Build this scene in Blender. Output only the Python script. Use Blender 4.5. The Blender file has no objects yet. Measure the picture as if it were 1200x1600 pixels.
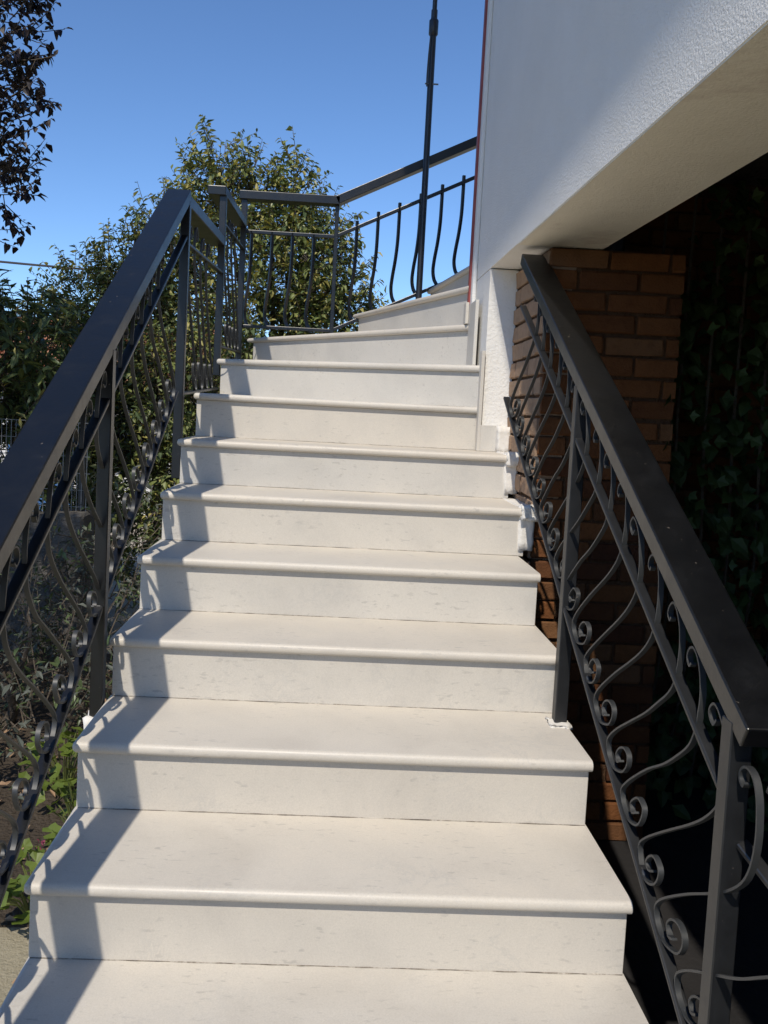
import bpy, bmesh, math, random
from mathutils import Vector, Matrix
random.seed(7)
R = math.radians
sc = bpy.context.scene
col = sc.collection

# ------------------------------------------------------------------ camera, sky, sun, exposure
cam_d = bpy.data.cameras.new("camera")
cam = bpy.data.objects.new("camera", cam_d); col.objects.link(cam)
pitch, roll, yaw = -0.06668, 0.05179, 0.0352
fwd = Vector((math.sin(yaw)*math.cos(pitch), math.cos(yaw)*math.cos(pitch), math.sin(pitch)))
rt = Vector((math.cos(yaw), -math.sin(yaw), 0)); up = rt.cross(fwd)
r2 = math.cos(roll)*rt + math.sin(roll)*up
u2 = -math.sin(roll)*rt + math.cos(roll)*up
M = Matrix(((r2.x, u2.x, -fwd.x, -0.0211), (r2.y, u2.y, -fwd.y, -1.4454), (r2.z, u2.z, -fwd.z, 1.1662), (0, 0, 0, 1)))
cam.matrix_world = M
cam_d.sensor_fit = 'VERTICAL'; cam_d.sensor_height = 36; cam_d.sensor_width = 27
cam_d.lens = 1373/1600*36
cam_d.shift_x = 34.6/1600; cam_d.shift_y = -68.5/1600
cam_d.clip_end = 3000; cam_d.clip_start = 0.02
sc.camera = cam
sc.render.resolution_x, sc.render.resolution_y = 768, 1024

SUN = Vector((0.25, 0.80, -1.0)).normalized()
el = math.asin(-SUN.z); az = math.atan2(-SUN.x, -SUN.y)
world = bpy.data.worlds.new("World"); sc.world = world; world.use_nodes = True
wn = world.node_tree.nodes; wl = world.node_tree.links
sky = wn.new('ShaderNodeTexSky'); sky.sky_type = 'NISHITA'; sky.sun_disc = False
sky.sun_elevation = el; sky.sun_rotation = az; sky.altitude = 2000; sky.air_density = 1.0; sky.dust_density = 0.5; sky.ozone_density = 7
bg = wn['Background']; bg.inputs[1].default_value = 0.145
hs = wn.new('ShaderNodeHueSaturation'); hs.inputs['Saturation'].default_value = 1.03
wl.new(sky.outputs[0], hs.inputs['Color']); wl.new(hs.outputs[0], bg.inputs[0])
sl = bpy.data.lights.new("sun", 'SUN'); sl.energy = 3.25; sl.angle = R(0.7); sl.color = (1, 0.925, 0.81)
so = bpy.data.objects.new("sun", sl); col.objects.link(so); so.rotation_euler = SUN.to_track_quat('-Z', 'Y').to_euler()
so.location = (-2, -6, 9)
sc.view_settings.view_transform = 'Standard'; sc.view_settings.look = 'None'
sc.view_settings.exposure = 0.24; sc.view_settings.gamma = 1

# ------------------------------------------------------------------ helpers
WL = {}
def link(o, parent=None, wloc=(0, 0, 0)):
    col.objects.link(o)
    wloc = Vector(wloc); WL[o.name] = wloc
    if parent:
        o.parent = parent; o.location = wloc - WL[parent.name]
    else:
        o.location = wloc
    return o
def tag(o, label=None, cat=None, group=None, kind=None):
    if label: o['label'] = label
    if cat: o['category'] = cat
    if group: o['group'] = group
    if kind: o['kind'] = kind
    return o
def thing(name, loc, label, cat, group=None):
    o = bpy.data.objects.new(name, None); o.empty_display_size = 0.1
    link(o, None, loc); return tag(o, label, cat, group)
class MB:
    """collects world-space geometry for one mesh object"""
    def __init__(s): s.v = []; s.f = []; s.m = []
    def add(s, vs, fs, mi=0):
        b = len(s.v); s.v += [tuple(v) for v in vs]
        for f in fs: s.f.append(tuple(i+b for i in f)); s.m.append(mi)
    def box(s, x0, x1, y0, y1, z0, z1, mi=0):
        s.add([(x0,y0,z0),(x1,y0,z0),(x1,y1,z0),(x0,y1,z0),(x0,y0,z1),(x1,y0,z1),(x1,y1,z1),(x0,y1,z1)],
              [(0,3,2,1),(4,5,6,7),(0,1,5,4),(1,2,6,5),(2,3,7,6),(3,0,4,7)], mi)
    def prism(s, poly, z0, z1, mi=0):
        n = len(poly)
        s.add([(p[0],p[1],z0) for p in poly]+[(p[0],p[1],z1) for p in poly],
              [tuple(range(n-1,-1,-1)), tuple(range(n,2*n))]+[(i,(i+1)%n,n+(i+1)%n,n+i) for i in range(n)], mi)
    def bar(s, a, b, w, h, side=None, mi=0):
        """box from a to b; w across (along side), h along the other normal; a,b on the bar's axis"""
        a = Vector(a); b = Vector(b); d = (b-a).normalized()
        sd = Vector(side) if side else (Vector((1,0,0)) if abs(d.x) < .9 else Vector((0,1,0)))
        sd = (sd-d*sd.dot(d)).normalized(); n = d.cross(sd)
        vs = []
        for p in (a, b):
            for (i, j) in ((-1,-1),(1,-1),(1,1),(-1,1)): vs.append(p+sd*(i*w/2)+n*(j*h/2))
        s.add(vs, [(0,1,2,3)[::-1],(4,5,6,7),(0,1,5,4),(1,2,6,5),(2,3,7,6),(3,0,4,7)], mi)
    def sweep(s, pts, side, w, h, mi=0):
        side = Vector(side); pts = [Vector(p) for p in pts]; n = len(pts); b = len(s.v); vs = []
        for i, p in enumerate(pts):
            d = (pts[min(i+1,n-1)]-pts[max(i-1,0)]).normalized(); nn = d.cross(side).normalized()
            for (k, j) in ((-1,-1),(1,-1),(1,1),(-1,1)): vs.append(p+side*(k*w/2)+nn*(j*h/2))
        fs = [(3,2,1,0), tuple(4*(n-1)+k for k in range(4))]
        for i in range(n-1):
            for k in range(4): fs.append((4*i+k, 4*i+(k+1)%4, 4*i+4+(k+1)%4, 4*i+4+k))
        s.add(vs, fs, mi)
    def tube(s, pts, rad, seg=8, mi=0):
        pts = [Vector(p) for p in pts]; n = len(pts); vs = []
        rad = rad if isinstance(rad, (list, tuple)) else [rad]*n
        for i, p in enumerate(pts):
            d = (pts[min(i+1,n-1)]-pts[max(i-1,0)]).normalized()
            ref = Vector((1,0,0)) if abs(d.x) < .8 else Vector((0,1,0))
            a = d.cross(ref).normalized(); c = d.cross(a)
            for k in range(seg):
                t = 2*math.pi*k/seg; vs.append(p+a*(math.cos(t)*rad[i])+c*(math.sin(t)*rad[i]))
        fs = [tuple(range(seg-1,-1,-1)), tuple((n-1)*seg+k for k in range(seg))]
        for i in range(n-1):
            for k in range(seg): fs.append((i*seg+k, i*seg+(k+1)%seg, (i+1)*seg+(k+1)%seg, (i+1)*seg+k))
        s.add(vs, fs, mi)
    def mesh(s, name, mats, origin=(0,0,0), bevel=0, segs=1, smooth=False):
        o = Vector(origin)
        me = bpy.data.meshes.new(name)
        me.from_pydata([(v[0]-o.x, v[1]-o.y, v[2]-o.z) for v in s.v], [], s.f)
        mats = mats if isinstance(mats, (list, tuple)) else [mats]
        for m in mats: me.materials.append(m)
        if len(mats) > 1: me.polygons.foreach_set('material_index', s.m)
        bm = bmesh.new(); bm.from_mesh(me)
        bmesh.ops.recalc_face_normals(bm, faces=bm.faces)
        if bevel:
            es = [e for e in bm.edges if len(e.link_faces) == 2 and e.calc_face_angle(0) > .6]
            bmesh.ops.bevel(bm, geom=es, offset=bevel, segments=segs, profile=.5, affect='EDGES')
        bm.to_mesh(me); bm.free()
        if smooth:
            me.polygons.foreach_set('use_smooth', [True]*len(me.polygons))
            try: me.set_sharp_from_angle(angle=R(40))
            except Exception: pass
        return me
    def build(s, name, mats, parent=None, origin=None, bevel=0, segs=1, smooth=False):
        if origin is None:
            xs = [v[0] for v in s.v]; ys = [v[1] for v in s.v]; zs = [v[2] for v in s.v]
            origin = ((min(xs)+max(xs))/2, (min(ys)+max(ys))/2, min(zs))
        o = bpy.data.objects.new(name, s.mesh(name, mats, origin, bevel, segs, smooth))
        return link(o, parent, origin)
def inst(name, me, parent, wloc, rot=(0,0,0), scale=(1,1,1)):
    o = bpy.data.objects.new(name, me); link(o, parent, wloc); o.rotation_euler = rot; o.scale = scale; return o
def catmull(P, sub=4):
    P = [Vector(p) for p in P]; out = []
    for i in range(len(P)-1):
        p0 = P[max(i-1,0)]; p1 = P[i]; p2 = P[i+1]; p3 = P[min(i+2,len(P)-1)]
        for k in range(sub):
            t = k/sub
            out.append(.5*((2*p1)+(p2-p0)*t+(2*p0-5*p1+4*p2-p3)*t*t+(3*p1-p0-3*p2+p3)*t**3))
    out.append(P[-1]); return out

# ------------------------------------------------------------------ materials
def mat(name, base, rough=.6, spec=.5, metallic=0):
    m = bpy.data.materials.new(name); m.use_nodes = True
    b = m.node_tree.nodes['Principled BSDF']
    b.inputs['Base Color'].default_value = (*base, 1); b.inputs['Roughness'].default_value = rough
    b.inputs['Specular IOR Level'].default_value = spec; b.inputs['Metallic'].default_value = metallic
    return m
class NG:
    def __init__(s, m): s.t = m.node_tree; s.n = s.t.nodes; s.l = s.t.links; s.b = s.n['Principled BSDF']
    def coord(s, kind='Object', scale=(1,1,1)):
        c = s.n.new('ShaderNodeTexCoord'); mp = s.n.new('ShaderNodeMapping'); mp.inputs['Scale'].default_value = scale
        s.l.new(c.outputs[kind], mp.inputs[0]); return mp.outputs[0]
    def pos(s, scale=(1,1,1)):
        c = s.n.new('ShaderNodeNewGeometry'); mp = s.n.new('ShaderNodeMapping'); mp.inputs['Scale'].default_value = scale
        s.l.new(c.outputs['Position'], mp.inputs[0]); return mp.outputs[0]
    def noise(s, co, scale, detail=6, rough=.55, dist=0):
        n = s.n.new('ShaderNodeTexNoise'); n.inputs['Scale'].default_value = scale; n.inputs['Detail'].default_value = detail
        n.inputs['Roughness'].default_value = rough; n.inputs['Distortion'].default_value = dist
        s.l.new(co, n.inputs['Vector']); return n.outputs['Fac']
    def ramp(s, fac, stops):
        r = s.n.new('ShaderNodeValToRGB'); e = r.color_ramp.elements
        while len(e) < len(stops): e.new(.5)
        for i, (p, c) in enumerate(stops):
            e[i].position = p; e[i].color = (*c, 1) if len(c) == 3 else c
        s.l.new(fac, r.inputs[0]); return r.outputs[0]
    def mix(s, fac, a, b, mode='MIX'):
        m = s.n.new('ShaderNodeMix'); m.data_type = 'RGBA'; m.blend_type = mode
        for sock, v in ((m.inputs[0], fac), (m.inputs[6], a), (m.inputs[7], b)):
            if isinstance(v, (int, float)): sock.default_value = v
            elif isinstance(v, tuple): sock.default_value = (*v, 1)
            else: s.l.new(v, sock)
        return m.outputs[2]
    def bump(s, h, strength, dist=.01, prev=None):
        b = s.n.new('ShaderNodeBump'); b.inputs['Strength'].default_value = strength; b.inputs['Distance'].default_value = dist
        s.l.new(h, b.inputs['Height'])
        if prev: s.l.new(prev, b.inputs['Normal'])
        return b.outputs[0]
    def set(s, name, v): s.l.new(v, s.b.inputs[name])
    def rnd(s):
        return s.n.new('ShaderNodeObjectInfo').outputs['Random']

def marble(name, warm):
    m = mat(name, (.7,.67,.62), .42, .5); g = NG(m); co = g.pos()
    off = g.n.new('ShaderNodeVectorMath'); off.operation = 'ADD'
    sc_ = g.n.new('ShaderNodeVectorMath'); sc_.operation = 'SCALE'; sc_.inputs[3].default_value = 37.0
    cmb = g.n.new('ShaderNodeCombineXYZ'); r = g.rnd()
    for i in range(3): g.l.new(r, cmb.inputs[i])
    g.l.new(cmb.outputs[0], sc_.inputs[0]); g.l.new(co, off.inputs[0]); g.l.new(sc_.outputs[0], off.inputs[1]); co2 = off.outputs[0]
    big = g.noise(co2, 3.2, 5, .6, .4)
    c = g.ramp(big, [(.25,(.555,.52,.465)),(.5,(.63,.595,.535)),(.75,(.675,.63,.555))] if warm else
                    [(.25,(.55,.53,.49)),(.5,(.625,.60,.55)),(.75,(.665,.635,.575))])
    tint = g.ramp(r, [(0,(.93,.93,.935)),(.5,(1,.985,.965)),(1,(.985,.95,.905))])
    c = g.mix(1, c, tint, 'MULTIPLY')
    vein = g.noise(co2, 7, 8, .7, 1.6)
    vm = g.ramp(vein, [(.46,(0,0,0)),(.495,(1,1,1)),(.505,(1,1,1)),(.54,(0,0,0))])
    patch = g.ramp(g.noise(co2, 4, 3), [(.52,(0,0,0)),(.7,(1,1,1))])
    vm = g.mix(1, vm, patch, 'MULTIPLY'); 
    bw = g.n.new('ShaderNodeMath'); bw.operation = 'MULTIPLY'; bw.inputs[1].default_value = .22
    g.l.new(vm, bw.inputs[0]); c = g.mix(bw.outputs[0], c, (.40,.40,.39))
    sp = g.ramp(g.noise(co2, 60, 3, .6), [(.70,(0,0,0)),(.76,(1,1,1))])
    pm = g.ramp(g.noise(co2, 5, 2), [(.5,(0,0,0)),(.62,(1,1,1))]); sp = g.mix(1, sp, pm, 'MULTIPLY')
    b2 = g.n.new('ShaderNodeMath'); b2.operation = 'MULTIPLY'; b2.inputs[1].default_value = .35
    g.l.new(sp, b2.inputs[0]); c = g.mix(b2.outputs[0], c, (.30,.28,.25))
    fine = g.noise(co2, 220, 2, .5)
    c = g.mix(.10, c, g.ramp(fine, [(.3,(.35,.34,.32)),(.7,(1,1,1))]), 'MULTIPLY')
    # worn / dusty stains with shapes of their own
    st = g.ramp(g.noise(co2, 2.1, 7, .7, .8), [(.55,(0,0,0)),(.72,(1,1,1))])
    b3 = g.n.new('ShaderNodeMath'); b3.operation = 'MULTIPLY'; b3.inputs[1].default_value = .28 if warm else .2
    g.l.new(st, b3.inputs[0]); c = g.mix(b3.outputs[0], c, (.50,.465,.41))
    cs = g.n.new('ShaderNodeMapping'); cs.inputs['Scale'].default_value = (1,2.6,2.6); g.l.new(co2, cs.inputs[0])
    fl = g.ramp(g.noise(cs.outputs[0], 34, 2, .5), [(.61,(0,0,0)),(.70,(1,1,1))])
    fm = g.ramp(g.noise(co2, 6.5, 3, .6), [(.40,(.05,.05,.05)),(.68,(1,1,1))]); fl = g.mix(1, fl, fm, 'MULTIPLY')
    b4 = g.n.new('ShaderNodeMath'); b4.operation = 'MULTIPLY'; b4.inputs[1].default_value = .6
    g.l.new(fl, b4.inputs[0]); c = g.mix(b4.outputs[0], c, (.36,.34,.31))
    sc4 = g.ramp(g.noise(cs.outputs[0], 16, 6, .75, 2.5), [(.63,(0,0,0)),(.67,(1,1,1)),(.70,(0,0,0))])
    sm4 = g.ramp(g.noise(co2, 2.7, 2), [(.55,(0,0,0)),(.66,(1,1,1))]); sc4 = g.mix(1, sc4, sm4, 'MULTIPLY')
    b5 = g.n.new('ShaderNodeMath'); b5.operation = 'MULTIPLY'; b5.inputs[1].default_value = .5
    g.l.new(sc4, b5.inputs[0]); c = g.mix(b5.outputs[0], c, (.27,.25,.22))
    gr = g.noise(co2, 420, 2, .6); c = g.mix(.16, c, g.ramp(gr, [(.35,(.55,.54,.52)),(.6,(1,1,1))]), 'MULTIPLY')
    g.set('Base Color', c)
    g.set('Roughness', g.ramp(big, [(.3,(.38,)*3),(.7,(.6,)*3)]))
    g.set('Normal', g.bump(g.noise(co2, 90, 4), .06, .004))
    return m
M_tread = marble('marble_tread', True)
M_riser = marble('marble_riser', False)

def paint(name, base, rough):
    m = mat(name, base, rough, .75); g = NG(m); co = g.pos()
    g.b.inputs['IOR'].default_value = 1.6
    n = g.noise(co, 14, 6, .65)
    g.set('Base Color', g.ramp(n, [(.3,tuple(x*.75 for x in base)),(.6,base),(.85,tuple(min(1,x*1.5+.004) for x in base))]))
    dust = g.noise(co, 160, 3, .6)
    g.b.inputs['Specular IOR Level'].default_value = .5
    chip = g.ramp(g.noise(co, 95, 2, .5), [(.74,(0,0,0)),(.78,(1,1,1))]); lk = g.b.inputs['Base Color'].links[0].from_socket
    g.set('Base Color', g.mix(chip, lk, (.10,.085,.07)))
    g.set('Roughness', g.ramp(n, [(.3,(rough-.04,)*3),(.75,(rough+.06,)*3)]))
    g.set('Normal', g.bump(g.noise(co, 55, 3), .12, .003, g.bump(dust, .05, .002)))
    return m
M_iron = paint('black_paint', (.0035,.004,.0052), .34)
M_iron2 = paint('charcoal_paint', (.0115,.0122,.0135), .44)
M_scroll = paint('worn_scroll_paint', (.034,.036,.037), .5)
M_mast = paint('mast_steel', (.010,.012,.018), .4)

def plaster(name, c0, c1, bump, sc1=140, dist=.012, rough=.9, stain=None):
    m = mat(name, c0, rough, .25); g = NG(m); co = g.pos()
    c = g.ramp(g.noise(co, 2.5, 7, .65), [(.3,c0),(.7,c1)])
    if stain:
        s = g.ramp(g.noise(co, 1.6, 8, .7, .5), [(.6,(0,0,0)),(.72,(1,1,1))])
        b = g.n.new('ShaderNodeMath'); b.operation = 'MULTIPLY'; b.inputs[1].default_value = .5
        g.l.new(s, b.inputs[0]); c = g.mix(b.outputs[0], c, stain)
    g.set('Base Color', c)
    n1 = g.bump(g.noise(co, sc1, 4, .6), bump, dist)
    g.set('Normal', g.bump(g.noise(co, 9, 4), .15, .02, n1))
    return m
M_stucco = plaster('white_stucco', (.82,.795,.74), (.875,.85,.80), .5, 150, .010)
M_soffit = plaster('cream_plaster', (.80,.74,.61), (.86,.80,.67), .45, 150, .006, stain=(.42,.30,.24))
M_pier = plaster('white_plaster', (.76,.75,.72), (.82,.80,.76), .5, 90, .008)
M_mortar_white = plaster('lime_mortar', (.70,.67,.61), (.78,.75,.70), .5, 60, .006)
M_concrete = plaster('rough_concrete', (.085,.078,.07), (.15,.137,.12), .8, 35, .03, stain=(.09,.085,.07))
M_core = plaster('stair_concrete', (.42,.37,.30), (.54,.49,.41), .7, 60, .02)
M_mortar = plaster('brick_mortar', (.085,.045,.024), (.13,.072,.038), .9, 70, .02)
M_porch_shade = plaster('porch_shade_floor', (.016,.0155,.016), (.03,.028,.028), .4, 40, .01)  # near-black floor colour puts the porch shade into the surface
M_red = mat('red_paint', (.30,.055,.045), .55)
g = NG(M_red); g.set('Base Color', g.ramp(g.noise(g.pos(), 12, 6), [(.3,(.22,.04,.035)),(.7,(.34,.075,.06))]))
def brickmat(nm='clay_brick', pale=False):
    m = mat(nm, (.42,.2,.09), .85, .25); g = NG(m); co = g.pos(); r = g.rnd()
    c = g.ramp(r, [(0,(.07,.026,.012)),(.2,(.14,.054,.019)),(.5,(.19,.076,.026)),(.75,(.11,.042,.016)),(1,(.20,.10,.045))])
    if pale: c = g.mix(.62, c, (.50,.36,.25))  # paler mix holds mortar smear and the brightness of the sunlit left face
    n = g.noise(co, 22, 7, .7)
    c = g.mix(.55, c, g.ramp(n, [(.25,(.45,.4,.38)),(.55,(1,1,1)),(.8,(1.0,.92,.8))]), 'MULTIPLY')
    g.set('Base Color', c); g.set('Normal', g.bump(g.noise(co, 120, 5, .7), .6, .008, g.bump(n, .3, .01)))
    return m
M_brick = brickmat(); M_brick_pale = brickmat('sunlit_smeared_brick', True)
def leafmat(name, cols, rough=.42, trans=.25):
    m = mat(name, cols[0], rough, .5); g = NG(m); co = g.pos()
    n = g.noise(co, 9, 4, .6); c = g.ramp(n, [(.3,cols[0]),(.7,cols[1])]); g.set('Base Color', c)
    out = g.n['Material Output']
    tl = g.n.new('ShaderNodeBsdfTranslucent'); g.l.new(g.mix(1, c, (1.0,.95,.45), 'MULTIPLY'), tl.inputs[0])
    mx = g.n.new('ShaderNodeMixShader'); mx.inputs[0].default_value = trans
    g.l.new(g.b.outputs[0], mx.inputs[1]); g.l.new(tl.outputs[0], mx.inputs[2]); g.l.new(mx.outputs[0], out.inputs[0])
    return m
M_leafD = leafmat('leaf_dark', ((.065,.10,.042),(.12,.16,.06)))
M_leafM = leafmat('leaf_mid', ((.16,.20,.065),(.25,.28,.085)))
M_leafY = leafmat('leaf_yellow', ((.33,.31,.08),(.48,.42,.14)), .55, .3)
M_plum = leafmat('leaf_plum', ((.012,.009,.009),(.026,.014,.012)), .5, .12)
M_gera = leafmat('leaf_geranium', ((.09,.14,.022),(.17,.22,.035)), .5, .3)
M_agave = leafmat('leaf_agave', ((.055,.065,.05),(.10,.11,.085)), .6, .05)
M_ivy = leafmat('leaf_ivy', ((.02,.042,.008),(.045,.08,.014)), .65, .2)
M_bark = plaster('bark', (.07,.055,.04), (.13,.105,.08), .9, 40, .02)
M_petal = mat('pink_petal', (.22,.03,.07), .7)
M_dry = mat('dry_leaf', (.30,.19,.11), .8)
M_wire = mat('galvanised_wire', (.22,.225,.23), .55, .5, .5)
M_cable = mat('cable_rubber', (.05,.05,.055), .6)
def groundmat():
    m = mat('sandy_soil', (.3,.25,.19), .95, .2); g = NG(m); co = g.pos()
    c = g.ramp(g.noise(co, 1.3, 8, .65), [(.3,(.33,.275,.20)),(.5,(.43,.37,.285)),(.7,(.50,.44,.35))])
    far = g.ramp(g.noise(co, .05, 5), [(.4,(.8,.8,.8)),(.6,(.75,.85,.6))]); c = g.mix(.6, c, far, 'MULTIPLY')
    g.set('Base Color', c); g.set('Normal', g.bump(g.noise(co, 60, 6, .7), .7, .02)); return m
M_ground = groundmat()
M_soil = plaster('garden_soil', (.045,.034,.024), (.085,.066,.047), .9, 45, .03)
M_hill = mat('hill_scrub', (.09,.10,.06), .95)
g = NG(M_hill); g.set('Base Color', g.ramp(g.noise(g.pos(), .12, 6, .7), [(.35,(.05,.065,.03)),(.55,(.11,.115,.06)),(.7,(.22,.19,.12))]))
M_housewall = plaster('limewash', (.70,.69,.66), (.78,.76,.72), .3, 60, .01)
M_housecream = plaster('cream_limewash', (.66,.60,.46), (.72,.66,.52), .3, 60, .01)
M_tile = mat('roof_tile', (.42,.17,.08), .85)
g = NG(M_tile); g.set('Base Color', g.ramp(g.rnd(), [(0,(.34,.13,.06)),(.5,(.46,.20,.10)),(1,(.52,.27,.15))]))
M_glass = mat('window_glass', (.03,.04,.05), .08, .8)
M_blue = mat('blue_door_paint', (.06,.16,.36), .5)

# ------------------------------------------------------------------ ground and far terrain
GZ = -0.36
mb = MB(); N = 48; ext = [-900,-300,-120,-60,-30,-16,-10,-6,-4,-3,-2,-1,0,1,2,3,4,6,10,16,30,60,120,300,900]
vs = []; 
for j, y in enumerate(ext):
    for i, x in enumerate(ext):
        near = max(abs(x), abs(y))
        vs.append((x, y, GZ + (0 if near < 4 else random.uniform(-.04,.02))))
n = len(ext); mb.add(vs, [(j*n+i, j*n+i+1, (j+1)*n+i+1, (j+1)*n+i) for j in range(n-1) for i in range(n-1)])
tag(mb.build('ground', M_ground, None, (0,0,0)), kind='structure')
mb = MB(); vs = []; NA = 90; rings = [(110,0),(150,7),(200,13),(280,22),(420,12)]
for k in range(NA):
    a = 2*math.pi*k/NA
    hh = .75+.25*math.sin(3*a+.6)+.18*math.sin(7*a)+.08*math.sin(17*a+1)
    for r_, h_ in rings: vs.append((r_*math.sin(a), r_*math.cos(a), GZ-.5+h_*hh*1.05))
m_ = len(rings)
mb.add(vs, [(k*m_+i, ((k+1)%NA)*m_+i, ((k+1)%NA)*m_+i+1, k*m_+i+1) for k in range(NA) for i in range(m_-1)])
tag(mb.build('hills', M_hill, None, (0,0,0), smooth=True), kind='structure')

# ------------------------------------------------------------------ staircase
RISE, GO, NOSE, TH = .17, .3204, .022, .028
XL, XR = -.605, .652
stair = thing('staircase', (0, 1, GZ), 'white marble outdoor staircase with rounded nosings winding to the right around the house', 'staircase')
def tread(poly, ztop, back_n=1):
    """poly: first edge (p0->p1) is the nosing; bullnose on every edge but the back one"""
    n = len(poly); bm = bmesh.new()
    ox = sum(p[0] for p in poly)/n; oy = sum(p[1] for p in poly)/n
    lo = [bm.verts.new((p[0]-ox, p[1]-oy, -TH)) for p in poly]; hi = [bm.verts.new((p[0]-ox, p[1]-oy, 0)) for p in poly]
    bm.faces.new(lo[::-1]); bm.faces.new(hi)
    for i in range(n): bm.faces.new((lo[i], lo[(i+1)%n], hi[(i+1)%n], hi[i]))
    bmesh.ops.recalc_face_normals(bm, faces=bm.faces)
    es = []
    sel = {frozenset((0,1)), frozenset((n-1,0))}
    for e in bm.edges:
        a, b = e.verts
        for grp in (lo, hi):
            if a in grp and b in grp and frozenset((grp.index(a), grp.index(b))) in sel: es.append(e)
        if {a, b} == {lo[0], hi[0]}: es.append(e)
    bmesh.ops.bevel(bm, geom=es, offset=.0125, segments=4, profile=.5, affect='EDGES')
    me = bpy.data.meshes.new('tread'); bm.to_mesh(me); bm.free(); me.materials.append(M_tread)
    me.polygons.foreach_set('use_smooth', [True]*len(me.polygons))
    try: me.set_sharp_from_angle(angle=R(50))
    except Exception: pass
    return inst('tread', me, stair, (ox, oy, ztop))
def riser(a, b, z0, z1, inward, th=.02):
    """face from a to b (front line), thickness towards inward"""
    a = Vector((a[0],a[1],0)); b = Vector((b[0],b[1],0)); d = (b-a).normalized(); nrm = Vector((-d.y,d.x,0))
    mb = MB(); mb.prism([a, b, b+nrm*th, a+nrm*th], z0, z1)
    return mb.build('riser', M_riser, stair, bevel=.0012)
M_grout = mat('dirty_grout', (.2,.18,.15), .95)
g = NG(M_grout); g.set('Base Color', g.ramp(g.noise(g.pos(), 16, 6, .7), [(.38,(.09,.075,.06)),(.5,(.24,.21,.17)),(.6,(.5,.46,.4))]))
def joint(a, b, z0):
    a = Vector((a[0],a[1],0)); b = Vector((b[0],b[1],0)); d = (b-a).normalized(); nn = Vector((-d.y,d.x,0))
    mb = MB(); K = 40; vs = []
    for k in range(K+1):
        p = a.lerp(b, k/K); w = random.uniform(.0006,.0032); h = random.uniform(.0008,.003)
        vs += [p-nn*w+Vector((0,0,z0)), p+nn*.001+Vector((0,0,z0+h)), p+nn*.001+Vector((0,0,z0))]
    mb.add(vs, [f for k in range(K) for f in ((3*k,3*k+3,3*k+4,3*k+1),(3*k+1,3*k+4,3*k+5,3*k+2),(3*k+2,3*k+5,3*k+3,3*k))])
    mb.build('grout_joint', M_grout, stair)
core = MB()
for s in range(-1, 7):
    z = s*RISE; y = s*GO
    jx = random.uniform(-.004,.004); xr = XR + (.02 if s in (5,6) else 0)
    tread([(XL+jx, y-NOSE), (xr, y-NOSE), (xr, y+GO+.012), (XL+jx, y+GO+.012)], z)
    riser((XL+.009, y), (xr-.003, y), z-RISE+.0005, z-TH-.0005, 1)
    if s > -1: joint((XL+.012, y), (xr-.004, y), z-RISE+.0003)
    core.box(XL+.014, XR-.01, y+.02, 2.2, max(GZ-.05, z-RISE-.03) if s > -1 else GZ-.05, z-TH-.001)
# winders: nosing ends (left, right), top height
W = {7: ((-.605,2.222),(.587,2.19),1.200), 8: ((-.605,2.885),(.587,2.255),1.377), 9: ((-.585,4.075),(.560,2.485),1.570),
     10: ((.065,4.075),(.560,2.560),1.752), 11: ((.52,4.075),(.68,2.63),1.93)}
for i in range(12, 17): W[i] = ((.52+.31*(i-11),4.075),(.66+.29*(i-11),2.63),1.93+.177*(i-11))
polys = {7: [W[7][0],W[7][1],(.587,2.29),(-.605,2.92)],
         8: [W[8][0],W[8][1],(.572,2.51),(-.590,4.09),(-.605,4.075)],
         9: [W[9][0],W[9][1],(.575,2.59),(.10,4.09)],
         10: [W[10][0],W[10][1],(.575,2.61),(.70,2.625),(.555,4.09)]}
for i in range(11, 16): polys[i] = [W[i][0],W[i][1],(W[i+1][1][0]+.02,2.63),(W[i+1][0][0]+.02,4.075)]
for i in range(7, 16):
    l, r_, z = W[i]; zp = W[i-1][2] if i > 7 else 6*RISE
    tread(polys[i], z)
    l = Vector((l[0],l[1],0)); r_ = Vector((r_[0],r_[1],0)); d = (r_-l).normalized(); nn = Vector((-d.y,d.x,0))
    a = l+nn*NOSE+d*.012; b = r_+nn*NOSE-d*.004
    if i == 9: a = l+nn*NOSE+d*.05
    if i == 10: a = l+nn*NOSE+d*.06
    riser(a, b, zp+.0005, z-TH-.0005, 1); joint(a+d*.003, b-d*.003, zp+.0003)
    n = len(polys[i]); cx = sum(p[0] for p in polys[i])/n; cy = sum(p[1] for p in polys[i])/n
    core.prism([(a.x+nn.x*.02, a.y+nn.y*.02),(b.x+nn.x*.02, b.y+nn.y*.02)]+[(p[0]+(cx-p[0])*.03, p[1]+(cy-p[1])*.03) for p in polys[i][2:]], GZ-.05+.003*i, z-TH-.001)
core.build('concrete_core', M_core, stair)
# marble skirting against the house
for (x0,x1,y0,y1,z0,z1) in ((.5845,.668,2.139,2.158,1.0205,1.128),(.5705,.5845,2.139,2.186,1.0205,1.43),
                            (.5575,.572,2.30,2.482,1.3775,1.655),(.543,.5575,2.484,2.552,1.5705,1.665)):
    mb = MB(); mb.box(x0,x1,y0,y1,z0,z1); mb.build('skirting_tile', M_riser, stair, bevel=.0015)
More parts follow.
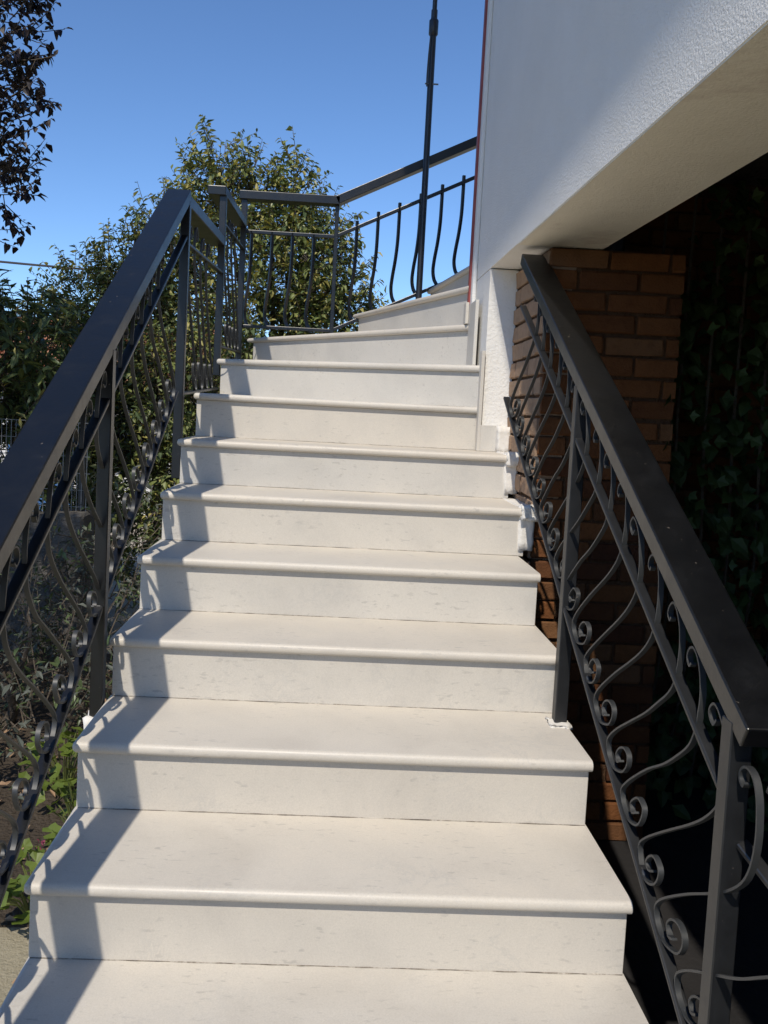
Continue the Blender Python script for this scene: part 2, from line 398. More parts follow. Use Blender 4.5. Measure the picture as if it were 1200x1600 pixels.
# ragged lime mortar between step ends and the brickwork
def lumpy(parent, x0, x1, y0, y1, z0, z1, name='mortar_fillet', mt=None, amp=.003):
    bm = bmesh.new(); bmesh.ops.create_cube(bm, size=1)
    bmesh.ops.subdivide_edges(bm, edges=bm.edges, cuts=4, use_grid_fill=True)
    for v in bm.verts:
        v.co = Vector(((x0+x1)/2+v.co.x*(x1-x0), (y0+y1)/2+v.co.y*(y1-y0), (z0+z1)/2+v.co.z*(z1-z0)))
        v.co += Vector((random.uniform(-amp,amp), random.uniform(-amp,amp), random.uniform(-amp,amp)))
    me = bpy.data.meshes.new(name); o = Vector(((x0+x1)/2,(y0+y1)/2,z0))
    for v in bm.verts: v.co -= o
    bm.to_mesh(me); bm.free(); me.materials.append(mt or M_mortar_white)
    me.polygons.foreach_set('use_smooth', [True]*len(me.polygons))
    return inst(name, me, parent, o)
for s in (5, 6):
    lumpy(stair, XR-.003, .702, s*GO-.005, (s+1)*GO if s == 5 else 2.17, (s-1)*RISE+.02, s*RISE+.004)
    lumpy(stair, XR+.0, .71, s*GO-.03, s*GO+.05, s*RISE-.04, s*RISE+.010, amp=.005)
lumpy(stair, .648, .70, 2.10, 2.165, 1.02, 1.125)
lumpy(stair, .605, .66, .845, .915, .337, .345, amp=.003)
lumpy(stair, -.652, -.598, .885, .95, .20, .30, amp=.005)

# ------------------------------------------------------------------ railings
SCROLL = [(-.083,.011),(-.064,.003),(-.054,.016),(-.068,.036),(-.095,.047),(-.119,.040),(-.121,.02),(-.105,-.004),(-.075,-.018),(-.036,-.022),
          (-.008,-.004),(-.001,.022),(-.021,.046),(-.066,.079),(-.143,.130),(-.215,.173),(-.274,.214),(-.316,.252),(-.337,.285),(-.345,.325),(-.343,.36),(-.335,.395),(-.318,.420),(-.297,.428),(-.281,.418),(-.278,.402),(-.290,.393),(-.299,.401)]
def scroll_mesh(shear, sz, sy=1):
    out = []
    for k in range(5):
        j = lambda a: random.uniform(-a, a)
        ky, kz = 1+j(.02), 1+j(.02); bx = j(.004)
        pts = catmull([(bx*math.sin(i*.35), (y+j(.0022))*sy*ky, (z+j(.0022)+shear*y)*sz*kz) for i, (y, z) in enumerate(SCROLL)], 3)
        mb = MB(); mb.sweep(pts, (1,0,0), .0105, .0042)
        # weld beads where the bar touches the bottom rail
        wy, wz = -.03*sy, (-.022+shear*-.03)*sz
        mb.tube([(0,wy-.012,wz-.006),(0.001,wy-.004,wz-.001),(0,wy+.004,wz+.001),(0,wy+.012,wz+.006)], [.002,.006,.0055,.002], 6)
        out.append(mb.mesh('scroll', M_scroll, smooth=True))
    return out
def post(parent, x, y, z0, z1, w=.034, m=None):
    mb = MB(); mb.box(x-w/2, x+w/2, y-w/2, y+w/2, z0, z1); return mb.build('post', m or M_iron, parent, bevel=.002)
def rail(parent, name, a, b, w, h, m=None, side=(1,0,0), bevel=.003):
    mb = MB(); mb.bar(a, b, w, h, side); return mb.build(name, m or M_iron, parent, bevel=bevel, segs=2)

# -- left railing
lr = thing('stair_railing', (-.625, 1, GZ), 'black wrought iron scroll railing on the open garden side of the marble steps', 'railing')
XLr = -.625
hb = lambda y: .742+.585*y          # underside of hand rail
ml = lambda y: .628+.583*y
ll = lambda y: .065+.590*y
ya, yb = -.55, 2.02
off = .029
XH = -.654
rail(lr, 'handrail', (XH,ya,hb(ya)+off), (XH,yb,hb(yb)+off), .09, .044)
rail(lr, 'mid_rail', (XLr,ya,ml(ya)), (XLr,yb,ml(yb)), .026, .012)
rail(lr, 'bottom_rail', (XLr,ya,ll(ya)), (XLr,yb-.1,ll(yb-.1)), .026, .012)
post(lr, XLr, .92, .255, hb(.92)+.01); post(lr, XLr, 2.01, .86, hb(2.01)+.01); post(lr, XLr, ya+.03, GZ, hb(ya+.03)+.01)
sm = scroll_mesh(.03, 1.12)
y = -.18
while y < 1.97:
    inst('scroll', random.choice(sm), lr, (XLr, y, ll(y)+.008)); y += .1215
# level run over the first winders
h2 = lambda y: 1.895+.045*(y-2)
rail(lr, 'handrail', (XH,2.022,h2(2.022)+off+.005), (XH,3.10,h2(3.1)+off), .09, .044)
rail(lr, 'mid_rail', (XLr,2.03,h2(2.03)-.125), (XLr,3.08,h2(3.08)-.125), .026, .012)
rail(lr, 'bottom_rail', (XLr,2.03,1.19), (XLr,3.06,1.235), .026, .012)
sm2 = scroll_mesh(-.50, 1.12)
y = 2.42
while y < 3.05:
    inst('scroll', random.choice(sm2), lr, (XLr, y, 1.197+.04*(y-2))); y += .165
post(lr, XLr, 3.06, 1.30, 2.20)
# higher level run to the far corner
h3 = lambda y: 2.185+.045*(y-3)
rail(lr, 'handrail', (XH,3.02,h3(3.02)+off), (XH,4.02,h3(4.02)+off), .09, .044)
rail(lr, 'mid_rail', (XLr,3.08,h3(3.08)-.125), (XLr,4.0,h3(4.0)-.125), .026, .012)
rail(lr, 'bottom_rail', (XLr,3.08,1.45), (XLr,4.0,1.48), .026, .012)
y = 3.46
while y < 4.0:
    inst('scroll', random.choice(sm2), lr, (XLr, y, 1.46+.03*(y-3))); y += .165
post(lr, XLr, 4.02, 1.2, 2.40)

# -- right railing
rr = thing('stair_railing', (.66, 1, GZ), 'black wrought iron scroll railing between the marble steps and the dark brick porch', 'railing')
hbr = lambda y: .765+.545*y
mlr = lambda y: .641+.5416*y
llr = lambda y: .160+.568*y
rail(rr, 'handrail', (.663,-.17,hbr(-.17)+off), (.663,1.72,hbr(1.72)+off), .086, .040)
rail(rr, 'mid_rail', (.634,-.10,mlr(-.10)), (.634,1.70,mlr(1.70)), .022, .011, M_iron2)
rail(rr, 'bottom_rail', (.634,-.10,llr(-.10)), (.634,1.90,llr(1.90)), .024, .011, M_iron2)
post(rr, .637, .89, .345, hbr(.89)+.01, .034, M_iron2); post(rr, .637, -.115, -.168, hbr(-.115)+.01, .036, M_iron2)
smr = scroll_mesh(0, .96)
y = .131-.111
while y < 1.95:
    if y-.35 > -.36 and y-.25 < 1.60: inst('scroll', random.choice(smr), rr, (.634, y, llr(y)+.007))
    y += .111
# lower flared run beyond the bottom post
a0 = Vector((.66,-.14,0)); a1 = Vector((.94,-.70,0))
dd = (a1-a0)
mb = MB(); mb.bar((.68,-.20,.66), (.945,-.78,.36), .086, .040); mb.build('handrail', M_iron, rr, bevel=.003, segs=2)
mb = MB(); mb.bar((.65,-.13,.52), (.93,-.72,.14), .022, .011); mb.build('mid_rail', M_iron2, rr, bevel=.002)
mb = MB(); mb.bar((.65,-.13,.05), (.93,-.72,-.24), .022, .011); mb.build('bottom_rail', M_iron2, rr, bevel=.002)
post(rr, .945, -.75, GZ, .36, .034, M_iron2)
ang = math.atan2(dd.x, -dd.y)
for k in range(4):
    t = .18+.26*k; q = a0+dd*t
    o = inst('scroll', random.choice(smr), rr, (q.x, q.y, .02-.27*t+.01)); o.rotation_euler = (0,0,ang)
# -- balustrade at the turn
bal = thing('landing_balustrade', (.1, 4.05, 1.2), 'dark iron balustrade with bowed bars round the back of the winding steps', 'balustrade')
YB = 4.03
f3 = lambda x: 2.425 if x < -.06 else 2.425+.487*(x+.06)      # handrail axis
t3 = lambda x: 2.213 if x < -.06 else 2.213+.487*(x+.06)
b3 = lambda x: 1.640 if x < -.06 else 1.640+.487*(x+.06)
for nm, fn, w, h in (('handrail',f3,.09,.05),('top_rail',t3,.014,.022),('bottom_rail',b3,.014,.02)):
    m_ = M_iron
    rail(bal, nm, (-.655 if nm == 'handrail' else -.61,YB,fn(-.6)), (-.045,YB,fn(-.6)), w, h, m_, (0,1,0))
    rail(bal, nm, (-.065,YB,fn(-.065)), (2.3,YB,fn(2.3)), w, h, m_, (0,1,0))
post(bal, -.06, YB, 1.55, 2.41, .024)
def bowed(flat):
    P = [(0,0,.615),(0,0,.50),(0,.004,.38),(0,.022,.27),(0,.05,.17),(0,.06,.10),(0,.042,.045),(0,.009,.01),(0,0,-.01)]
    mb = MB(); mb.sweep(catmull(P, 4), (1,0,0), .016, .016); return mb.mesh('baluster', M_iron, smooth=True)
bm_ = bowed(0)
for x in (-.575,-.45,-.325,-.195): inst('baluster', bm_, bal, (x, YB, b3(x)-.005), (0,0,R(30)), (1,1,.95))
x = .065
while x < 2.2:
    inst('baluster', bm_, bal, (x, YB, b3(x)), (0,0,R(24))); x += .128
mast = thing('antenna_mast', (.459, 3.93, 1.752), 'thin dark steel mast standing upright against the balustrade handrail', 'mast')
mb = MB(); mb.tube([(.459,3.93,1.754),(.459,3.93,3.55)], .019, 12); mb.build('lower_tube', M_mast, mast, smooth=True)
mb = MB(); mb.tube([(.459,3.93,3.55),(.459,3.93,5.6)], .014, 12); mb.build('upper_tube', M_mast, mast, smooth=True)
mb = MB(); mb.tube([(.459,3.93,3.40),(.459,3.93,3.41),(.459,3.93,3.49),(.459,3.93,3.50)], [.02,.028,.028,.02], 12); mb.build('clamp_collar', M_mast, mast, smooth=True)
mb = MB(); mb.tube([(.425,3.92,3.12),(.505,3.92,3.12)], .005, 8); mb.build('clamp_bolt', M_wire, mast)
mb = MB(); mb.tube(catmull([(.446,3.908,3.45),(.438,3.906,3.3),(.434,3.906,3.16),(.436,3.908,3.10)],4), .005, 6); mb.build('coax_cable', M_cable, mast)

# ------------------------------------------------------------------ house
house = thing('house', (2.5, 0, GZ), 'white stuccoed house with overhanging upper floor, brick pier and dark porch', 'house')
ZS = 1.768      # soffit
XW = .588       # stucco face
def stucco_wall():
    bm = bmesh.new(); ny, nz = 60, 30; y0, y1, z0, z1 = -4.5, 2.59, ZS, 5.0
    g_ = [[bm.verts.new((XW+random.uniform(-.0008,.0008), y0+(y1-y0)*i/ny, z0+(z1-z0)*j/nz)) for j in range(nz+1)] for i in range(ny+1)]
    b_ = [[bm.verts.new((.80, y0+(y1-y0)*i, z0+(z1-z0)*j)) for j in range(2)] for i in range(2)]
    for i in range(ny):
        for j in range(nz): bm.faces.new((g_[i][j], g_[i][j+1], g_[i+1][j+1], g_[i+1][j]))
    c = [g_[0][0], g_[0][nz], g_[ny][nz], g_[ny][0]]
    bm.faces.new((b_[0][0], b_[1][0], b_[1][1], b_[0][1]))
    bm.faces.new([g_[0][j] for j in range(nz,-1,-1)]+[b_[0][0], b_[0][1]])
    bm.faces.new([g_[ny][j] for j in range(nz+1)]+[b_[1][1], b_[1][0]])
    bm.faces.new([g_[i][0] for i in range(ny+1)]+[b_[1][0], b_[0][0]])
    bm.faces.new([g_[i][nz] for i in range(ny,-1,-1)]+[b_[0][1], b_[1][1]])
    bmesh.ops.recalc_face_normals(bm, faces=bm.faces)
    o = Vector((.69,-1,ZS)); 
    for v in bm.verts: v.co -= o
    me = bpy.data.meshes.new('upper_wall'); bm.to_mesh(me); bm.free(); me.materials.append(M_stucco)
    return inst('upper_wall', me, house, o)
stucco_wall()
def part(name, m, *boxes, bevel=0):
    mb = MB()
    for b in boxes: mb.box(*b)
    return mb.build(name, m, house, bevel=bevel)
part('soffit_beam', M_soffit, (XW+.002,.885,-4.5,1.63,ZS-.004,2.2))
part('pier_plaster', M_pier, (XW,.703,2.16,2.59,.55,ZS-.005))
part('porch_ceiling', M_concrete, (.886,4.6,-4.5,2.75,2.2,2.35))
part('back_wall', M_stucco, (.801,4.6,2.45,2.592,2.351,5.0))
part('porch_floor', M_porch_shade, (.66,4.6,-4.5,2.3,GZ-.05,GZ+.008))
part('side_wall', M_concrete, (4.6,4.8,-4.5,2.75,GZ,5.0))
part('added_front_wall', M_concrete, (.95,4.6,-4.7,-4.502,GZ,5.0))  # unseen wall behind the camera, added to close the porch and darken it
mb = MB(); zr = 4.62
mb.prism([(XW-.734,-4.9),(4.9,-4.9),(4.9,3.2),(XW-.872,3.2)], 5.0, 5.2); mb.build('roof_slab', M_soffit, house)
mb = MB(); mb.prism([(.562,2.555),(.5875,2.55),(.5875,2.594),(.562,2.594)], 1.66, 5.0); mb.build('corner_strip', M_red, house, bevel=.002)
mb = MB(); mb.prism([(.570,2.50),(.5875,2.50),(.5875,2.553),(.570,2.553)], 1.60, 5.0); mb.build('corner_bead', M_pier, house, bevel=.004)
# brickwork: mortar body + single bricks
BH, BL, JT = .062, .205, .011
def brick_variants(bmt):
    out = []
    for k in range(6):
        mb = MB(); mb.box(-BL/2, BL/2, -.05, .05, 0, BH)
        me = mb.mesh('brick', bmt, bevel=.004, segs=1)
        for v in me.vertices: v.co += Vector((random.uniform(-.003,.003), random.uniform(-.0035,.0035), random.uniform(-.0025,.0025)))
        out.append(me)
    return out
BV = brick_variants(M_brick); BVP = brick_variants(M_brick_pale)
def brickwall(o0, direction, nrm, width, z0, z1, parent, bv=BV):
    """bricks laid on a face starting at o0 along direction, faces proud by 7 mm along nrm"""
    d = Vector(direction); nv = Vector(nrm); rz = math.atan2(d.y, d.x)
    z = z0; row = 0
    while z+BH <= z1+.001:
        u = -(BL+JT)/2 if row % 2 else 0.0
        while u < width-.02:
            a = max(u, 0); b = min(u+BL, width)
            if b-a > .03:
                c = Vector((o0[0],o0[1],0))+d*((a+b)/2)-nv*(.05-.007+random.uniform(-.003,.003))
                o = inst('brick', random.choice(bv), parent, (c.x, c.y, z+random.uniform(-.0015,.0015)), (0,random.uniform(-.006,.006),rz), ((b-a)/BL,1,1))
            u += BL+JT
        z += BH+JT; row += 1
bw = part('brick_pier', M_mortar, (.708,1.172,1.632,2.30,GZ,ZS-.006))
brickwall((.702,1.625), (1,0,0), (0,-1,0), .475, GZ+.012, ZS-.005, bw)
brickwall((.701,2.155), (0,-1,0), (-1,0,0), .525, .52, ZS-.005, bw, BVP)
bw2 = part('porch_brick_wall', M_mortar, (1.171,4.6,2.307,2.50,GZ,2.2))
brickwall((1.178,2.30), (1,0,0), (0,-1,0), .72, .1, 2.18, bw2)

# ------------------------------------------------------------------ foliage generators
def leaf_verts(c, d, n_, L, Wd, fold=.25, curl=.2):
    d = d.normalized(); s = d.cross(n_)
    if s.length < 1e-4: s = d.cross(Vector((1,0,.1)))
    s.normalize(); u = s.cross(d)
    p = lambda t, w, h: c+d*(t*L)+s*(w*Wd)+u*(h*Wd)
    return [p(0,0,0), p(.38,-.5,fold), p(.42,0,0), p(.38,.5,fold), p(1,0,-curl*1.3), p(.78,-.27,fold*.3-curl*.5), p(.78,.27,fold*.3-curl*.5), p(.8,0,-curl*.7)]
LF = [(0,2,1),(0,3,2),(1,2,7,5),(2,3,6,7),(5,7,4),(7,6,4)]
def rndv():
    while True:
        v = Vector((random.uniform(-1,1),random.uniform(-1,1),random.uniform(-1,1)))
        if .05 < v.length < 1: return v
def crown(lobes, per, L, Wd, mats, weights, name, parent, twigmat, droop=.5, sprigs=0):
    mb = MB()
    for (cx,cy,cz,rx,ry,rz) in lobes:
        cnt = int(per*(rx*rz+rx*ry+ry*rz)/3)
        c0 = Vector((cx,cy,cz))
        for _ in range(cnt):
            v = rndv(); rr_ = v.length**.45; v = v.normalized()*rr_
            base = c0+Vector((v.x*rx, v.y*ry, v.z*rz))
            out = Vector((v.x/rx, v.y/ry, v.z/rz)).normalized()
            td = (out*.8+Vector((0,0,.55))+rndv()*.6).normalized()
            tl = random.uniform(.10,.26)
            tip = base+td*tl
            mb.tube([base-td*.06, base+td*tl*.5+Vector((0,0,-.01)), tip], [.0035,.0028,.0015], 3, len(mats))
            k = random.randint(6,10)
            yw = random.random()
            for i in range(k):
                t = (i+.6)/k; p = base+td*(tl*t)
                side = td.cross(rndv()).normalized()
                ld = (td*random.uniform(.2,.7)+side+Vector((0,0,-droop*random.uniform(.2,1)))).normalized()
                nn = (Vector((0,0,1))+rndv()*.8).normalized()
                r_ = random.random(); acc = 0; mi = 0
                wts = weights(v, t, yw)
                for q, wq in enumerate(wts):
                    acc += wq
                    if r_ < acc: mi = q; break
                sz = random.uniform(.5,1.2)
                mb.add(leaf_verts(p, ld, nn, L*sz, Wd*sz, random.uniform(.1,.35), random.uniform(0,.5)), LF, mi)
    o = mb.build(name, list(mats)+[twigmat], parent)
    o['kind'] = 'stuff'
    return o
def limbs(base, targets, r0, parent, mt):
    base = Vector(base)
    mb = MB(); top = Vector((base.x, base.y, base.z+.9))
    fork = base.lerp(Vector(targets[0]), .35); fork.x = base.x+.03
    mb.tube(catmull([base, base.lerp(fork,.5)+Vector((.02,.01,0)), fork],4), [r0*(1-.4*i/8) for i in range(9)], 9)
    mb.build('trunk', mt, parent, base, smooth=True)
    for tg in targets:
        tg = Vector(tg); st = base.lerp(fork, random.uniform(.75,1)); mid = st.lerp(tg,.5)+Vector((random.uniform(-.1,.1),random.uniform(-.1,.1),.08))
        m2 = MB(); pts = catmull([st, mid, tg], 5)
        m2.tube(pts, [r0*.5*(1-.85*i/(len(pts)-1)) for i in range(len(pts))], 6)
        m2.build('limb', mt, parent, st, smooth=True)
w_priv = lambda v, t, yw: ((.52,.42,.06) if yw < .55 else (.30,.52,.18)) if (v.z < .3 or yw < .4) else (.18,.40,.42)
w_priv1 = lambda v, t, yw: (.38,.50,.12) if yw < .45 else (.18,.50,.32)
# tree behind the balustrade (lobes in metres: centre, radii)
T1 = [(-1.07,6.0,3.04,.16,.2,.34),(-1.22,6.0,2.86,.16,.2,.30),(-1.0,6.0,2.78,.30,.3,.30),(-.80,6.1,2.92,.20,.25,.30),(-.66,6.05,2.72,.26,.3,.28),(-.44,6.1,2.95,.15,.2,.32),(-.38,6.1,2.66,.26,.3,.30),(-.18,6.1,2.62,.17,.25,.30),(-.05,6.0,2.30,.20,.3,.32),
      (.02,5.95,1.95,.20,.3,.26),(.17,5.95,1.72,.18,.25,.26),(-.36,6.0,2.28,.36,.5,.40),(-.85,6.0,2.28,.44,.5,.46),(-.15,6.0,1.85,.30,.4,.36),(-.55,6.0,1.8,.36,.4,.3),(.2,6.0,1.48,.2,.3,.26),(-.1,6.1,1.3,.4,.4,.4),(-.75,6.0,1.2,.5,.5,.5)]
t1 = thing('privet_tree', (-.5, 6.1, GZ), 'tall glossy privet tree with yellowish tips rising behind the balustrade', 'tree', None)
limbs((-.5,6.1,GZ), [(-1.0,6.0,2.9),(-.62,6.05,2.9),(-.4,6.1,2.8),(-.1,6.0,2.2),(-.9,6.1,1.9),(.1,6,1.7)], .085, t1, M_bark)
crown(T1, 1250, .068, .032, (M_leafD,M_leafM,M_leafY), w_priv1, 'crown', t1, M_bark)
T2 = [(-1.9,5.2,.85,.4,.4,.4),(-2.2,5.6,1.4,.4,.4,.4),(-1.7,4.9,.55,.35,.4,.4),(-1.36,5.6,2.42,.26,.3,.28),(-1.62,5.6,2.12,.36,.4,.32),(-1.92,5.6,1.92,.32,.4,.24),(-1.30,5.4,2.0,.34,.4,.38),(-1.55,5.3,1.6,.45,.45,.40),(-1.15,5.3,1.55,.45,.45,.45),(-1.75,5.4,1.25,.35,.4,.35),
      (-1.3,5.0,1.1,.5,.45,.45),(-.95,4.95,.9,.35,.35,.45),(-1.35,4.8,.55,.40,.4,.42),(-1.1,4.7,.15,.4,.35,.42),(-1.05,4.6,1.25,.30,.3,.35),(-.9,4.75,.45,.25,.25,.5)]
t2 = thing('privet_tree', (-1.4, 5.4, GZ), 'lower bushy privet tree leaning behind the scroll railing', 'tree', None)
limbs((-1.4,5.4,GZ), [(-1.36,5.6,2.3),(-1.7,5.6,2.0),(-1.2,5.3,1.8),(-1.6,5.3,1.4),(-1.2,5.0,1.0),(-1.1,4.8,.5)], .07, t2, M_bark)
crown(T2, 1600, .058, .029, (M_leafD,M_leafM,M_leafY), w_priv, 'crown', t2, M_bark)
# dark plum tree at the garden's edge
PL = [(-2.24,3.6,3.05,.5,.5,.4),(-2.14,3.6,2.38,.34,.4,.28),(-2.3,3.6,3.6,.48,.5,.4),(-2.22,3.6,4.0,.42,.6,.6),(-2.25,3.5,3.3,.46,.6,.55),(-2.25,3.5,2.75,.50,.6,.50),(-2.18,3.5,2.35,.42,.5,.36),(-2.9,2.9,3.2,.8,.9,.9),(-2.8,2.3,2.6,.8,.9,.8),(-2.6,1.4,3.0,.75,.9,.7),(-2.5,.6,3.1,.6,.8,.6)]  # crown extended by unseen near-side lobes to shade the low planting
t3_ = thing('plum_tree', (-2.6, 2.9, GZ), 'dark purple leaved plum tree overhanging the garden wall', 'tree')
limbs((-2.6,2.9,GZ), [(-2.2,3.5,3.8),(-2.2,3.5,3.0),(-2.2,3.5,2.4),(-2.9,2.9,3.3),(-2.6,1.6,2.9),(-2.5,.8,3.0)], .09, t3_, M_bark)
crown(PL, 520, .062, .036, (M_plum,), lambda v,t,yw: (1,), 'crown', t3_, M_bark, .7)
LS = [(-1.95,4.3,.6,.4,.4,.4),(-2.4,4.6,1.2,.4,.4,.4),(-2.05,4.1,1.42,.34,.4,.28),(-2.0,4.1,1.35,.40,.4,.36),(-2.1,4.1,.95,.45,.4,.40),(-2.5,4.0,1.3,.5,.5,.6)]
sh = thing('laurel_shrub', (-2.1, 4.1, GZ), 'dark green long-leaved shrub growing below the plum tree', 'shrub')
limbs((-2.1,4.1,GZ), [(-2.0,4.1,1.7),(-2.1,4.1,1.3),(-2.4,4.0,1.3)], .04, sh, M_bark)
crown(LS, 900, .10, .032, (M_leafD,M_leafM,M_leafY), lambda v,t,yw: (.62,.34,.04), 'crown', sh, M_bark, .6)

# ------------------------------------------------------------------ garden wall, fence
gw = thing('garden_wall', (-3, 3.75, GZ), 'weathered grey concrete garden wall carrying a wire fence', 'wall')
mb = MB()
mb.box(-7,-1.62,3.72,3.90,GZ-.1,.455); wallp = mb.build('wall_body', M_concrete, gw, bevel=.012)
mb = MB(); mb.box(-1.64,-1.44,3.66,3.93,GZ-.1,.475); mb.build('end_pier', M_concrete, gw, bevel=.015)
fe = thing('wire_fence', (-3, 3.81, .455), 'pale welded wire mesh fence fixed on top of the garden wall', 'fence')
mb = MB(); x = -6.9
while x < -1.45:
    mb.box(x-.0018, x+.0018, 3.808, 3.8115, .46, 1.0); x += .028
z = .50
while z < 1.0:
    mb.box(-6.95,-1.45,3.812,3.815,z-.0018,z+.0018); z += .10
tag(mb.build('wire_mesh', M_wire, fe), kind='stuff')
for x in (-1.50,-3.0,-4.5,-6.0):
    mb = MB(); mb.box(x-.02,x+.02,3.82,3.86,.478 if x > -1.6 else .4555,1.05); mb.build('fence_post', M_iron2, fe, bevel=.003)

# ------------------------------------------------------------------ low planting on the garden side
def gera_leaf(k):
    rnd = random.Random(k); bm = bmesh.new(); n = 15; c = bm.verts.new((0,0,0)); ring = []
    for i in range(n):
        a = -math.pi*.9+1.8*math.pi*i/(n-1); r_ = (1+.16*math.cos(5*a)+rnd.uniform(-.05,.05))
        ring.append(bm.verts.new((math.cos(a)*r_, math.sin(a)*r_, .22*r_*r_-.1*abs(math.cos(2.5*a))+rnd.uniform(-.04,.04))))
    for i in range(n-1): bm.faces.new((c, ring[i], ring[i+1]))
    me = bpy.data.meshes.new('leaf'); bm.to_mesh(me); bm.free(); me.materials.append(M_gera); return me
GL = [gera_leaf(k) for k in range(5)]
def geranium(loc, n, spread, h, label):
    t = thing('geranium', loc, label, 'plant')
    L = Vector(loc); mb = MB()
    for i in range(n):
        a = random.uniform(0,6.28); r_ = spread*math.sqrt(random.random())
        p = L+Vector((math.cos(a)*r_*.75, math.sin(a)*r_*1.3, h*random.uniform(.35,1)*(1-.4*r_/spread)))
        mb.tube(catmull([L+Vector((math.cos(a)*.02,math.sin(a)*.02,0)), L.lerp(p,.5)+Vector((0,0,.03)), p],3), .0022, 4)
        s = random.uniform(.016,.034)
        inst('leaf', random.choice(GL), t, p, (random.uniform(-.6,.6)+.25, random.uniform(-.6,.6)-.2, random.uniform(0,6.28)), (s,s,s))
    mb.build('stems', M_leafM, t)
    for i in range(1):
        p = L+Vector((random.uniform(-1,1)*spread*.6, random.uniform(-1,1)*spread, h*random.uniform(.8,1.15)))
        m2 = MB()
        for q in range(9):
            d = rndv(); m2.add(leaf_verts(p+d*.008, d, rndv(), .011, .008), LF)
        f = m2.build('blossom', M_petal, t); 
    return t
geranium((-.80,1.02,GZ), 52, .15, .30, 'bright green geranium clump beside the lowest visible marble riser')
geranium((-.80,1.42,GZ), 52, .16, .34, 'geranium clump with pink buds between railing post and steps')
geranium((-.98,1.85,GZ), 44, .18, .32, 'geranium clump growing at the foot of the tangled bush')
bu = thing('bush', (-1.45, 2.55, GZ), 'tangled dark bush with bare twigs in front of the garden wall', 'bush')
limbs((-1.45,2.55,GZ), [(-1.3,2.4,.1),(-1.6,2.5,.15),(-1.5,2.8,.2),(-1.15,2.3,-.1),(-1.8,2.4,.1)], .03, bu, M_bark)
crown([(-1.45,2.55,-.05,.42,.4,.26),(-1.15,2.15,-.2,.26,.3,.18),(-1.75,2.3,-.1,.35,.35,.25),(-1.2,2.9,-.1,.3,.3,.25),(-1.55,1.75,-.24,.3,.3,.16),(-1.75,3.2,.1,.4,.3,.3),(-1.25,3.3,.0,.3,.3,.3),(-1.2,3.6,.35,.25,.25,.35)], 620, .052, .020, (M_leafD,M_agave), lambda v,t,yw: (.4,.6), 'crown', bu, M_bark, .6)
mb = MB(); bx = [(-7,1.15),(-1.6,1.05),(-1.1,.98),(-.63,1.02),(-.63,3.72),(-7,3.72)]
mb.prism(bx, GZ-.05, GZ+.006); tag(mb.build('garden_bed', M_soil), kind='structure')
mb = MB()
for i in range(420):
    p = Vector((random.uniform(-1.9,-.63), random.uniform(.2,3.6), GZ+.008+random.uniform(0,.02)))
    d = Vector((random.uniform(-1,1),random.uniform(-1,1),random.uniform(-.1,.3)))
    mb.add(leaf_verts(p, d, Vector((0,0,1))+rndv()*.5, random.uniform(.02,.05), random.uniform(.012,.024)), LF)
tag(mb.build('leaf_litter', M_dry, None, (-1.2,1.8,GZ)), 'dry brown leaves scattered on the soil beside the steps', 'leaf litter', kind='stuff')

# ------------------------------------------------------------------ ivy in the porch
iv = thing('ivy_vine', (1.55, 1.9, GZ), 'dark green ivy hanging in the deep shade of the porch', 'vine')
mb = MB()
for k in range(9):
    x = 1.22+.11*k; mb.tube(catmull([(x,2.12,GZ),(x+.03,2.0,.5),(x-.03,1.9,1.2),(x+.02,2.0,2.1)],5), .006, 5)
mb.build('stems', M_bark, iv)
def ivy_leaf():
    P = [(0,0),(.25,-.42),(.5,-.62),(.55,-.3),(1,0),(.55,.3),(.5,.62),(.25,.42)]
    me = bpy.data.meshes.new('leaf'); me.from_pydata([(p[0],p[1],.12*abs(p[1])-.1*p[0]*p[0]) for p in P], [], [(0,1,2,3),(0,3,4,5),(0,5,6,7)])
    me.materials.append(M_ivy); return me
IL = ivy_leaf()
mb = MB()
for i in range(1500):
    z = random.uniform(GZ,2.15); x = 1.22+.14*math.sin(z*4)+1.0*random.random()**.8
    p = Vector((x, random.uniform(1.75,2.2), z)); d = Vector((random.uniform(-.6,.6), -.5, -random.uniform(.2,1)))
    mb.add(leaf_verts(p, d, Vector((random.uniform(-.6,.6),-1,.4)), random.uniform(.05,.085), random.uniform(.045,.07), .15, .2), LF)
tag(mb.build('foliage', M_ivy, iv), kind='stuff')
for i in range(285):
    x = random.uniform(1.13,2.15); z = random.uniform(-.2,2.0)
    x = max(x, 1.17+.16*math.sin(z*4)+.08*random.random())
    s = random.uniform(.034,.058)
    inst('leaf', IL, iv, (x, random.uniform(1.55,1.95), z), (random.uniform(.9,1.6), random.uniform(-.5,.5), R(random.uniform(-150,-30))), (s,s,s))

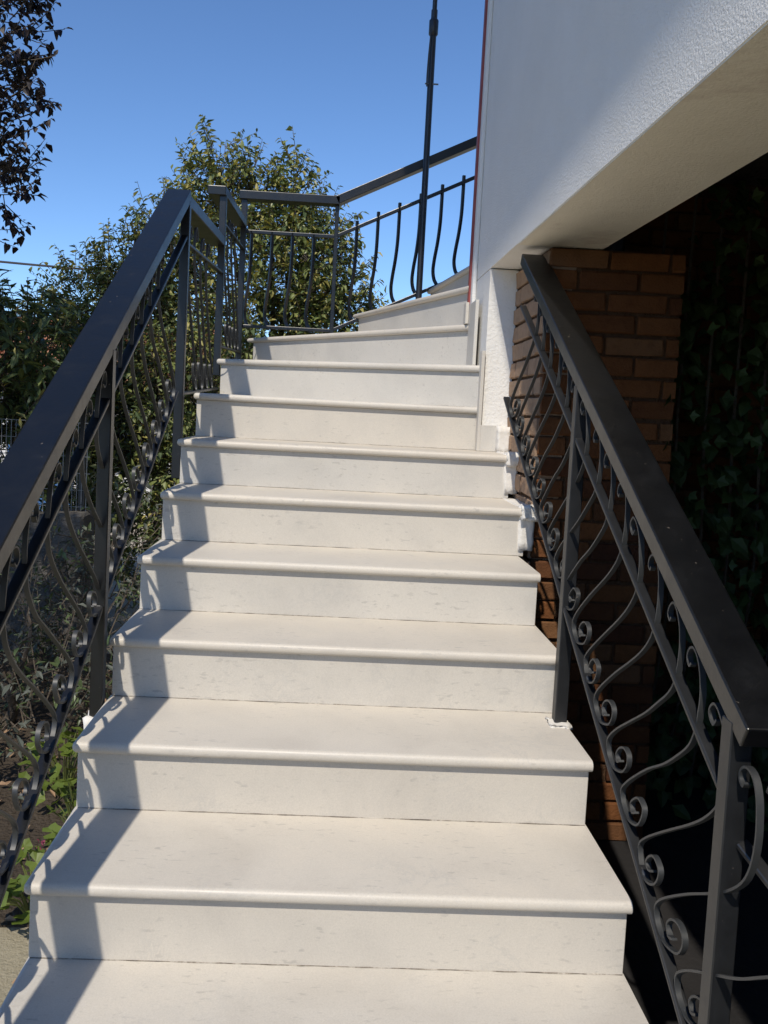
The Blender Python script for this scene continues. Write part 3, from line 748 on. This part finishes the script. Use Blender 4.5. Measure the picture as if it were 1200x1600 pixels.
# ------------------------------------------------------------------ neighbourhood beyond
def simple_house(loc, w, d, h, rh, wallm, label, doors=(), windows=(), tiles=True):
    t = thing('neighbour_house', loc, label, 'house'); L = Vector(loc)
    mb = MB(); mb.box(L.x-w/2, L.x+w/2, L.y, L.y+d, L.z-.2, L.z+h); mb.build('wall', wallm, t)
    mb = MB(); e_ = .3; y0 = L.y-e_; y1 = L.y+d+e_; ym = (y0+y1)/2; x0 = L.x-w/2-e_; x1 = L.x+w/2+e_; z0 = L.z+h+.02; z1 = z0+rh
    mb.add([(x0,y0,z0),(x1,y0,z0),(x1,y1,z0),(x0,y1,z0),(x0,ym,z1),(x1,ym,z1),(x0,y0,z0-.08),(x1,y0,z0-.08),(x1,y1,z0-.08),(x0,y1,z0-.08)],
           [(0,1,5,4),(2,3,4,5),(1,2,5),(3,0,4),(6,9,8,7),(0,6,7,1),(1,7,8,2),(2,8,9,3),(3,9,6,0)])
    rf = mb.build('roof', M_tile, t)
    if tiles:
        sl = Vector((0, ym-y0, z1-z0)); n_ = 9
        mb = MB(); mb.tube([(0,0,0), sl], .075, 6); me = mb.mesh('tile_row', M_tile, smooth=True)
        x = x0+.08
        while x < x1: inst('tile_row', me, rf, (x, y0, z0+.01)); x += .17
    for (x, z, ww, hh) in windows:
        mb = MB(); mb.box(L.x+x-ww/2, L.x+x+ww/2, L.y-.03, L.y-.002, L.z+z, L.z+z+hh); f = mb.build('window', M_housewall, t)
        mb = MB(); mb.box(L.x+x-ww/2+.06, L.x+x-.03, L.y-.034, L.y-.031, L.z+z+.06, L.z+z+hh-.06); mb.build('pane', M_glass, f)
        mb = MB(); mb.box(L.x+x+.03, L.x+x+ww/2-.06, L.y-.034, L.y-.031, L.z+z+.06, L.z+z+hh-.06); mb.build('pane', M_glass, f)
    for (x, ww, hh) in doors:
        mb = MB(); mb.box(L.x+x-ww/2, L.x+x+ww/2, L.y-.04, L.y-.002, L.z, L.z+hh); mb.build('door', M_blue, t)
    return t
simple_house((-5.0,9.5,GZ), 6.0, 4.0, 1.75, .75, M_housewall, 'low white neighbouring house with orange tiled roof and blue door', doors=((1.4,.8,1.6),), windows=((-1,.6,.9,.8),(2.3,.6,.5,.7)))
simple_house((-30,75,3.0), 9, 7, 3.2, 1.6, M_housecream, 'distant cream house on the far hillside', windows=((-2,1,1.2,1.2),(2,1,1.2,1.2)), tiles=False)
up_ = thing('utility_pole', (-.6, 12.5, GZ), 'wooden utility pole hidden behind the privet trees', 'pole')
mb = MB(); mb.tube([(-.6,12.5,GZ),(-.6,12.5,3.6)], [.11,.08], 10); mb.build('shaft', M_bark, up_, smooth=True)
mb = MB(); mb.box(-1.0,-.2,12.4,12.46,3.3,3.4); mb.build('crossarm', M_bark, up_)
for k in range(1):
    P = [(-14+13.4*t, 9.5+2.9*t, 3.62+(-.55)*t-1.1*4*t*(1-t)*.25) for t in [i/24 for i in range(25)]]
    mb = MB(); mb.tube(P, .016, 6); tag(mb.build('overhead_cable', M_cable, None), 'thin dark overhead cable crossing the sky beyond the plum tree', 'cable')
